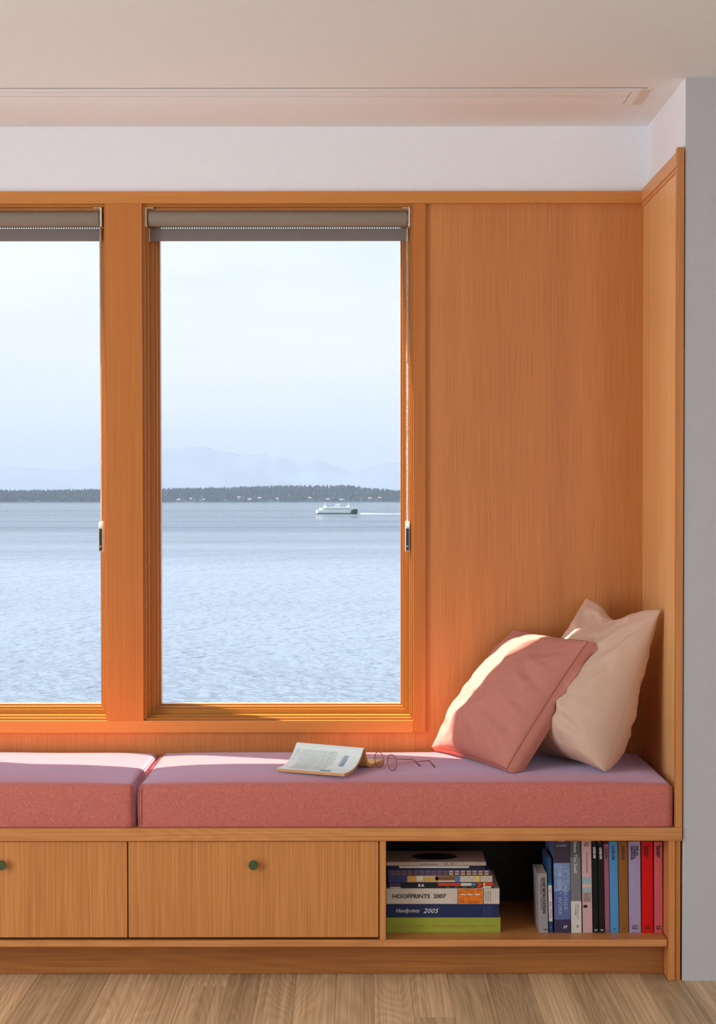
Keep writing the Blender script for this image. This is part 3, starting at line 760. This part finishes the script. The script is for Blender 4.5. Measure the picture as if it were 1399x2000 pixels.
ub = upright(.6053, .6312, .252, .20, pk, 'dusty pink book with a pale landscape drawing on its spine', ((0, 1, .52, .60, sk), (0, 1, .49, .52, pc), (0, 1, .435, .49, sk), (0.1, .9, .33, .435, br_), (.1, .5, .27, .30, INKK)),
        LOGO(.5, .955, .0055, INKK)+[('INTO HUMAN WORKS', .45, .865, .0052, R90, INKK, dict(fit=.055))])
bk = c_('black_cover', (24, 24, 26)); bk2 = c_('black_brown_cover', (32, 26, 25))
LO = lambda m, s=.0085, f=.030, z=.955, x=.3: [('LOCK-ON', x, z, s, R90, m, dict(fit=f, bold=.0004))]
upright(.6333, .6465, .243, .20, bk, 'black magazine book, first of the two black spines', ((.25, .85, .02, .04, c_('tiny_grey', (150, 150, 150))),), LO(INKW, x=.25))
upright(.6490, .6635, .241, .20, bk2, 'black magazine book, second black spine, next to the rose one', ((.3, .8, .02, .04, c_('tiny_grey2', (150, 150, 150))),), LO(INKW, x=.3))
rose = c_('rose_cover', (150, 88, 108))
upright(.6655, .6778, .241, .20, rose, 'slim rose magazine book between the black and blue spines', (), LO(INKK, .0080, .028, x=.25)+[('002', .5, .02, .004, 0, INKK, dict(align='CENTER'))])
blu = c_('bright_blue_cover', (78, 140, 190))
upright(.6795, .7020, .2467, .20, blu, 'blue magazine book standing beside the brown one', (), LO(INKK, .0115, .038, x=.30)+[('003', .5, .035, .0052, 0, INKK, dict(align='CENTER'))])
bwn = c_('brown_cover', (140, 88, 36))
upright(.7035, .7280, .2467, .20, bwn, 'brown magazine book between the blue and lilac spines', (), LO(INKK, .0110, .038, x=.35)+[('004', .5, .035, .0052, 0, INKK, dict(align='CENTER'))], lean=-.8)
lil = c_('lilac_cover', (162, 145, 178))
upright(.7302, .7620, .247, .20, lil, 'wide lilac book on consoles standing left of the red one', (), [('THE CG', .64, .955, .0075, R90, INKK, dict(bold=.0004)), ('CONSOLE', .42, .955, .0075, R90, INKK, dict(bold=.0004)), ('CHRONICLES', .20, .955, .0075, R90, INKK, dict(bold=.0004, fit=.038))]+LOGO(.5, .065, .0065, INKK), lean=-.7)
rd = c_('bright_red_cover', (205, 16, 12))
HH = lambda : [('A', .62, .965, .0065, R90, INKK, dict(bold=.0004)), ('HANDHELD', .45, .955, .0065, R90, INKK, dict(bold=.0003, fit=.031)), ('HISTORY', .24, .955, .0065, R90, INKK, dict(bold=.0003, fit=.028))]
upright(.7645, .7950, .2465, .20, rd, 'bright red book on the shelf between lilac and salmon', (), HH()+LOGO(.5, .065, .0062, INKK), lean=-.5)
sal = c_('salmon_cover', (208, 95, 100))
upright(.7983, .8205, .2455, .20, sal, 'salmon pink book, last on the right beside the shelf end', (), HH()+LOGO(.5, .06, .0055, INKK), lean=-.4)

def lying(x0, x1, z0, z1, d, m, label, bands=(), texts=(), hard=.0016, y=.078, rot=0.0):
    Z = .1094
    z0 += Z; z1 += Z-.0004
    b = thing('book', ((x0+x1)/2, y+d/2, z0), label, 'book', 'books stacked flat in the bench shelf')
    c = min(hard, (z1-z0)*.2)
    obj('cover', B((x0, x1, y, y+d, z0, z0+c), (x0, x1, y, y+d, z1-c, z1), (x0, x1, y, y+c, z0+c, z1-c), bevel=min(.0005, c*.4)), m, b)
    obj('pages', B((x0+.002, x1-.002, y+c, y+d-.003, z0+c, z1-c)), PAPER, b)
    for (a0, a1, f0, f1, bm_) in bands:
        obj('printed_band', B(band_quads(x0+(x1-x0)*a0, x0+(x1-x0)*a1, y, z0+(z1-z0)*f0, z0+(z1-z0)*f1)), bm_, b)
    groups = {}
    for t_ in texts: groups.setdefault(t_[5].name, []).append(t_)
    for g in groups.values():
        t = bmesh.new()
        for (s, fx, fz, size, rt, mat_, kw) in g: put_text(t, s, x0+(x1-x0)*fx, y-.0006, z0+(z1-z0)*fz, size, rt, **kw)
        obj('lettering', t, g[0][5], b)
    b.rotation_euler = (0, 0, math.radians(rot))
    return b
grn = c_('lime_green_cover', (150, 155, 55)); orI = c_('rust_ink', (165, 125, 50))
lying(.0760, .3834, 0, .0414, .22, grn, 'lime green yearbook at the bottom of the stack', (),
      [('Hoofprints 2008', .07, .36, .0095, 0, orI, dict(fit=.078, shear=.2)), ('Mira Costa High School', .40, .36, .0095, 0, orI, dict(fit=.118)), ('VOL 58', .84, .36, .0090, 0, orI, dict(fit=.033))])
nav = c_('navy_cover', (38, 46, 82)); nb = c_('pale_blue_ink', (90, 110, 160))
lying(.0758, .3790, .0414, .0772, .22, nav, 'navy yearbook with handwritten white title, second from the bottom', (),
      [('Hoofprints', .08, .38, .0150, 0, INKW, dict(fit=.064, shear=.35)), ('2005', .325, .34, .0175, 0, INKW, dict(fit=.042, shear=.35)),
       ('MIRA COSTA', .925, .88, .0035, R90, nb, dict(fit=.028)), ('HIGH SCHOOL', .900, .88, .0035, R90, nb, dict(fit=.028)), ('VOL 55', .868, .88, .0035, R90, nb, dict(fit=.028))])
wht = c_('warm_white_cover', (200, 186, 172)); org = c_('orange_picture', (215, 112, 30), vary=.35)
lying(.0758, .3806, .0776, .1203, .23, wht, 'white yearbook with black title and orange picture in the stack', ((.628, .633, 0, 1, INKK), (.636, .851, .02, .98, org), (.854, .860, 0, 1, INKK)),
      [('HOOFPRINTS  2007', .052, .38, .0155, 0, INKK, dict(fit=.144, bold=.0004)), ('MIRA COSTA', .915, .84, .0040, R90, INKK, dict(fit=.028)), ('HIGH SCHOOL', .895, .84, .0040, R90, INKK, dict(fit=.030)), ('VOLUME 57', .873, .84, .0040, R90, INKK, dict(fit=.026)),
       ('~ ~ ~', .66, .5, .018, 0, INKW, dict(fit=.05, bold=.0006))])
col = lambda n, rgb: c_(n, rgb)
blkc = col('charcoal_cover', (38, 36, 40)); redp = col('red_print', (200, 60, 40)); bluep = col('blue_print', (80, 110, 160)); whp = col('white_print', (200, 195, 185)); yelp = col('yellow_print', (220, 190, 40)); grp_ = col('green_print', (40, 110, 60)); purp = col('purple_print', (80, 55, 85)); navp = col('indigo_print', (58, 62, 110)); ochp = col('ochre_print', (200, 150, 80)); brnp = col('bronze_print', (120, 84, 50)); salp = col('sand_print', (190, 175, 160))
lying(.0830, .3640, .1207, .1363, .21, blkc, 'charcoal magazine with red, white and blue patches, fourth from the bottom', ((.0, .11, .2, .9, purp), (.01, .11, 0, .22, whp), (.47, .69, .4, .9, redp), (.69, .79, .4, .9, whp), (.79, .85, .4, .9, bluep), (.84, .90, .1, .95, redp), (.89, .92, .45, .95, yelp), (.92, 1, .4, 1, redp), (.88, .98, 0, .35, whp), (.55, .58, .08, .3, grp_), (.63, .66, .08, .3, grp_), (.71, .74, .08, .3, grp_), (.79, .82, .08, .3, grp_)),
      [('K A', .28, .30, .0095, 0, INKW, dict(bold=.0005))])
lying(.0815, .3613, .1367, .1543, .21, salp, 'pale illustrated book with ochre and indigo spine, fifth from the bottom', ((0, .18, 0, 1, navp), (.18, .27, 0, 1, ochp), (.27, .33, .3, 1, whp), (.33, .48, .1, .8, ochp), (.45, .64, .3, .95, brnp), (.64, .69, 0, 1, bluep), (.85, .875, 0, 1, yelp), (.88, .884, 0, 1, INKK)))
chk = []
for i in range(17):
    for j in (0, 1): chk.append((.03+i*.057, .07+i*.057, .12+j*.45, .42+j*.45, ochp if (i > 9) else brnp))
lying(.0786, .3558, .1547, .1701, .21, navp, 'indigo patterned book with brown dashes on its spine in the stack', chk)
lying(.0800, .3420, .1705, .1745, .20, col('navy_magazine', (36, 48, 80)), 'very thin navy magazine near the top of the stack')
lying(.0790, .3400, .1749, .1808, .20, blkc, 'thin black magazine with a cream spine strip, just under the top book', ((.12, .84, .05, .95, wht),))
tp = lying(.0760, .3443, .1812, .1918, .15, col('taupe_white_cover', (170, 150, 138)), 'pale taupe book with a black oval on its cover, topmost of the stack', (),
      [('Reinhard Zimmermann', .335, .25, .0060, 0, INKK, dict(fit=.048)), ('1990 - 1998', .575, .25, .0060, 0, INKK, dict(fit=.026))])
t = bmesh.new(); t.faces.new([t.verts.new((.2080+.062*math.cos(k*math.pi/20), .150+.045*math.sin(k*math.pi/20), .1094+.1918)) for k in range(40)])
obj('black_oval', t, INKK, tp)

# ================================================================== OUTSIDE
SEA = CAM_H-30.0
m, tt, b = base_mat('sea_water')
b.inputs['Roughness'].default_value = .16; b.inputs['IOR'].default_value = 1.45
tc = N('ShaderNodeTexCoord', tt)
def nz_(scale, sc, det=3):
    mp = N('ShaderNodeMapping', tt); mp.inputs['Scale'].default_value = sc; tt.links.new(tc.outputs['Object'], mp.inputs[0])
    n = N('ShaderNodeTexNoise', tt); n.inputs['Scale'].default_value = scale; n.inputs['Detail'].default_value = det; tt.links.new(mp.outputs[0], n.inputs['Vector']); return n
w1 = nz_(.30, (1, .8, 1), 2); w2 = nz_(.03, (.7, .6, 1), 3); big = nz_(.0022, (.08, 1, 1), 2)
s1 = N('ShaderNodeMath', tt, operation='MULTIPLY_ADD'); s1.inputs[1].default_value = 3.0
tt.links.new(w2.outputs[0], s1.inputs[0]); tt.links.new(w1.outputs[0], s1.inputs[2])
bp = N('ShaderNodeBump', tt); bp.inputs['Strength'].default_value = .9; bp.inputs['Distance'].default_value = 2.5
tt.links.new(s1.outputs[0], bp.inputs['Height']); tt.links.new(bp.outputs[0], b.inputs['Normal'])
mr = N('ShaderNodeMapRange', tt); mr.inputs['From Min'].default_value = .35; mr.inputs['From Max'].default_value = .65; mr.inputs['To Min'].default_value = .05; mr.inputs['To Max'].default_value = .30
tt.links.new(big.outputs[0], mr.inputs['Value']); tt.links.new(mr.outputs[0], b.inputs['Roughness'])
SEAM_ = m
# reflection tones put into the water colour: paler near, darker blue farther out, streaked between
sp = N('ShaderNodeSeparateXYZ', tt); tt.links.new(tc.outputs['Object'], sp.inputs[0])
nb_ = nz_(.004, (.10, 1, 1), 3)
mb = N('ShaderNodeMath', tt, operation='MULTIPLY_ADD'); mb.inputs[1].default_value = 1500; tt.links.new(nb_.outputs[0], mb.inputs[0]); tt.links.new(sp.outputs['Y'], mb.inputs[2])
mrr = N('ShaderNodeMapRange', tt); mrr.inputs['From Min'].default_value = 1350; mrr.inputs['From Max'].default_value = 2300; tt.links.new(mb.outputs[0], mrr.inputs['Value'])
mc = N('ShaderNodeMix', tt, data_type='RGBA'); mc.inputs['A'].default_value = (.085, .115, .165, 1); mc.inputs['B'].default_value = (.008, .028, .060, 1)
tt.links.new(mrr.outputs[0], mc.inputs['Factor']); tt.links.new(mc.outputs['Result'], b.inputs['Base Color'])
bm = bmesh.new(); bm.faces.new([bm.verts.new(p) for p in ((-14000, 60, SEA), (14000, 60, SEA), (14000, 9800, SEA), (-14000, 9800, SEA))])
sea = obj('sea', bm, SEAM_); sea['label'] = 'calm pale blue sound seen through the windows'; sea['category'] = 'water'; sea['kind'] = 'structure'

def ridge(name, y0, depth, xs, fn, m, sub=10, rough=0.0):
    bm = bmesh.new(); rows = []
    for j in range(sub+1):
        f = j/sub; row = []
        for x in xs:
            h = fn(x)
            k = math.sin(math.pi*min(1, f*1.0))**.8 if f < 1 else 0
            z = SEA-1+(h-SEA+1)*k*(1+rough*noise.noise(Vector((x/900, f*3, 1.3))))
            row.append(bm.verts.new((x, y0+depth*f, z)))
        rows.append(row)
    for a, c in zip(rows[:-1], rows[1:]):
        for i in range(len(xs)-1): bm.faces.new((a[i], a[i+1], c[i+1], c[i]))
    return obj(name, bm, m, smooth=True)
def interp(P, x):
    if x <= P[0][0]: return P[0][1]
    for (a, h), (b, g) in zip(P[:-1], P[1:]):
        if a <= x <= b: return h+(g-h)*(x-a)/(b-a)
    return P[-1][1]
KL = 9400/3450
land = [(-9000, 45), (-3000, 50), ((0-700)*KL, 38), ((316-700)*KL, 48), ((420-700)*KL, 52), ((520-700)*KL, 62), ((640-700)*KL, 64), ((692-700)*KL, 66), ((708-700)*KL, 50), ((781-700)*KL, 36), (1500, 34), (9000, 45)]
FOR = plain('forest_green', (.014, .034, .055), .95, .05, vary=.5, nscale=.02)
FOR2 = plain('conifer_green', (.013, .034, .058), .95, .05, vary=.6, nscale=.012)
xs = [-6000+i*45 for i in range(220)]
hl = ridge('wooded_shore', 9400, 1500, xs, lambda x: interp(land, x)-16, FOR, 10)
tag(hl, 'low wooded shore across the water, dark blue-green', 'shore', kind='structure')
bm = bmesh.new(); rnd = random.Random(11)
for i in range(15000):
    x = rnd.uniform(-3400, 4200); f = rnd.random()**1.2*.5
    base = SEA-1+(interp(land, x)-16-SEA+1)*math.sin(math.pi*f)**.8
    if f < .01: continue
    y = 9400+1500*f; h = rnd.uniform(14, 26); r = rnd.uniform(4, 8)
    n = 5
    ring = [bm.verts.new((x+r*math.cos(2*math.pi*k/n), y+r*math.sin(2*math.pi*k/n), base+h*.12)) for k in range(n)]
    r2_ = [bm.verts.new((x+r*.6*math.cos(2*math.pi*k/n+.6), y+r*.6*math.sin(2*math.pi*k/n+.6), base+h*.6)) for k in range(n)]
    top = bm.verts.new((x, y, base+h))
    for k in range(n):
        bm.faces.new((ring[k], ring[(k+1) % n], r2_[(k+1) % n], r2_[k])); bm.faces.new((r2_[k], r2_[(k+1) % n], top))
fo = obj('forest', bm, FOR2); tag(fo, 'dense conifer forest covering the far shore', 'trees', kind='stuff')
HW = [plain('house_wall_%d' % i, c, .8, .1) for i, c in enumerate(((.22, .21, .19), (.17, .14, .11), (.11, .13, .13)))]
HR = plain('house_roof', (.22, .20, .19), .8, .1)
for i, px in enumerate((352, 372, 400, 468, 487, 510, 541, 605, 640, 668, 724, 742)):
    x = (px-700)*KL+rnd.uniform(-6, 6); y = 9380+rnd.uniform(-3, 8); zz = SEA+rnd.uniform(4, 20); w = rnd.uniform(6, 13)
    hh = thing('shore_house', (x, y, zz), 'tiny pale waterfront house at the foot of the far wooded shore', 'house', 'waterfront houses on the far shore')
    obj('wall', B((x-w, x+w, y-8, y+8, zz-6, zz+7)), HW[i % 3], hh)
    bm = bmesh.new(); v = [bm.verts.new(p) for p in ((x-w-1, y-9, zz+7), (x+w+1, y-9, zz+7), (x+w+1, y+9, zz+7), (x-w-1, y+9, zz+7), (x-w+2, y, zz+12), (x+w-2, y, zz+12))]
    for f in ((0, 1, 5, 4), (2, 3, 4, 5), (1, 2, 5), (3, 0, 4), (0, 3, 2, 1)): bm.faces.new([v[k] for k in f])
    obj('roof', bm, HR, hh)
KM = 42000/3450
mt = [(px_, (970-py_)*KM) for px_, py_ in ((-400, 905), (-100, 900), (60, 912), (150, 918), (230, 890), (316, 876), (400, 872), (430, 880), (455, 884), (478, 889), (500, 887), (512, 886), (526, 891), (540, 891), (552, 890), (566, 897), (590, 905), (606, 899), (616, 896), (634, 901), (660, 911), (684, 921), (700, 919), (716, 916), (734, 909), (762, 903), (781, 904), (840, 890), (1000, 905), (1400, 890), (2000, 900))]
mt = [((a-700)*KM, h) for a, h in mt]
ROCK = plain('mountain_rock', (.08, .12, .19), .9, .05, vary=.3, nscale=.0008)
xs = [-14000+i*80 for i in range(360)]
mo = ridge('mountain_range', 38500, 7000, xs, lambda x: interp(mt, x)+25*noise.noise(Vector((x/260, 0, 0))), ROCK, 16, .0)
tag(mo, 'faint jagged mountain range on the horizon behind the wooded shore', 'mountains', kind='structure')
# sea haze over the sound
HZ = bpy.data.materials.new('sea_haze'); HZ.use_nodes = True; tt = HZ.node_tree; tt.nodes.clear()
oo = N('ShaderNodeOutputMaterial', tt); vs = N('ShaderNodeVolumeScatter', tt)
vs.inputs['Color'].default_value = (.31, .368, .475, 1); vs.inputs['Density'].default_value = 4.8e-5; vs.inputs['Anisotropy'].default_value = 0.0
va = N('ShaderNodeVolumeAbsorption', tt); va.inputs['Color'].default_value = (.31, .368, .475, 1); va.inputs['Density'].default_value = 4.8e-5
ads = N('ShaderNodeAddShader', tt); tt.links.new(vs.outputs[0], ads.inputs[0]); tt.links.new(va.outputs[0], ads.inputs[1]); tt.links.new(ads.outputs[0], oo.inputs['Volume'])
hz = obj('sea_haze', B((-16000, 16000, 1500, 60000, SEA-40, 1500)), HZ); tag(hz, 'thin bright haze over the water and the far shore', 'haze', kind='stuff')

# ferry
KF = 3044/3450
fx0, fx1 = (617-700)*KF, (701-700)*KF; fy = 3044
fe = thing('ferry', ((fx0+fx1)/2, fy, SEA), 'white car ferry crossing the water with a green hull band', 'ferry')
FW = plain('ferry_white', (.82, .84, .84), .5, .3); FG = plain('ferry_green', (.05, .20, .12), .5, .3); FD = plain('ferry_dark', (.05, .08, .09), .6, .2); FGR = plain('ferry_grey', (.45, .5, .5), .6, .2)
def hull(z0, z1, ins0, ins1, w, m, name, par, x0=fx0, x1=fx1):
    bm = bmesh.new(); P = []
    for z, ins in ((z0, ins0), (z1, ins1)):
        pts = []
        for t_ in (0, .06, .14, .86, .94, 1): pts.append((x0+ins+(x1-x0-2*ins)*t_, fy-w*math.sin(math.pi*min(1, max(0, t_*1.0)))**.25 if 0 < t_ < 1 else fy))
        q = pts+[(x, 2*fy-y) for x, y in pts[-2:0:-1]]
        P.append([bm.verts.new((x, y, z)) for x, y in q])
    n = len(P[0])
    for k in range(n): bm.faces.new((P[0][k], P[0][(k+1) % n], P[1][(k+1) % n], P[1][k]))
    bm.faces.new(P[0][::-1]); bm.faces.new(P[1]); return obj(name, bm, m, par)
hull(SEA-.5, SEA+2.0, 4, 1.5, 9, FG, 'hull', fe)
hull(SEA+2.0, SEA+7.0, 1.0, 0, 9.5, FW, 'car_deck', fe, fx0, fx1-9)
bm = B((fx1-10, fx1-1.5, fy-8.5, fy+8.5, SEA+2, SEA+8.5)); obj('stern_opening', bm, FD, fe)
hull(SEA+7.0, SEA+10.5, 6, 6.5, 8.0, FW, 'passenger_deck', fe)
t = bmesh.new()
for k in range(18): bx(t, fx0+12+k*2.7, fx0+13.6+k*2.7, fy-8.15, fy-7.9, SEA+8.2, SEA+9.5)
o = obj('deck_windows', t, FD, fe)
obj('pilothouse', B((fx0+13, fx0+19, fy-4, fy+4, SEA+10.5, SEA+14), bevel=.4), FW, fe)
obj('pilothouse', B((fx1-21, fx1-15, fy-4, fy+4, SEA+10.5, SEA+14.5), bevel=.4), FW, fe)
obj('funnel', B((fx0+34, fx0+42, fy-3, fy+3, SEA+10.5, SEA+17), bevel=.6), FW, fe)
obj('upper_deck', B((fx0+24, fx0+56, fy-5, fy+5, SEA+10.5, SEA+12), bevel=.3), FGR, fe)
t = bmesh.new(); tube(t, [(fx0+16, fy, SEA+14), (fx0+16, fy, SEA+20)], .4, 6); tube(t, [(fx1-17, fy, SEA+14), (fx1-17, fy, SEA+19)], .4, 6); obj('mast', t, FW, fe)
FOAM = plain('foam', (.85, .9, .93), .8, .2)
bm = bmesh.new()
pr = None
for k in range(24):
    x = fx1+k*4.0; w = 3+k*.35; jy = 1.2*noise.noise(Vector((k*.7, 0, 0)))
    cur = [bm.verts.new((x, fy-w*(1-k/26)+jy, SEA+.06)), bm.verts.new((x, fy+w+jy, SEA+.06)), bm.verts.new((x, fy+jy, SEA+.9*(1-k/24)+.1))]
    if pr:
        bm.faces.new((pr[0], cur[0], cur[2], pr[2])); bm.faces.new((pr[2], cur[2], cur[1], pr[1]))
    pr = cur
wk = obj('ferry_wake', bm, FOAM, smooth=True); tag(wk, 'white foam wake trailing behind the ferry', 'wake', kind='stuff')
for o in list(bpy.data.objects):
    if o.name.split('.')[0] in ('lettering', 'blurb_text', 'barcode', 'open_weave_strip', 'deck_windows', 'mast', 'weight_housing'): o['kind'] = 'stuff'
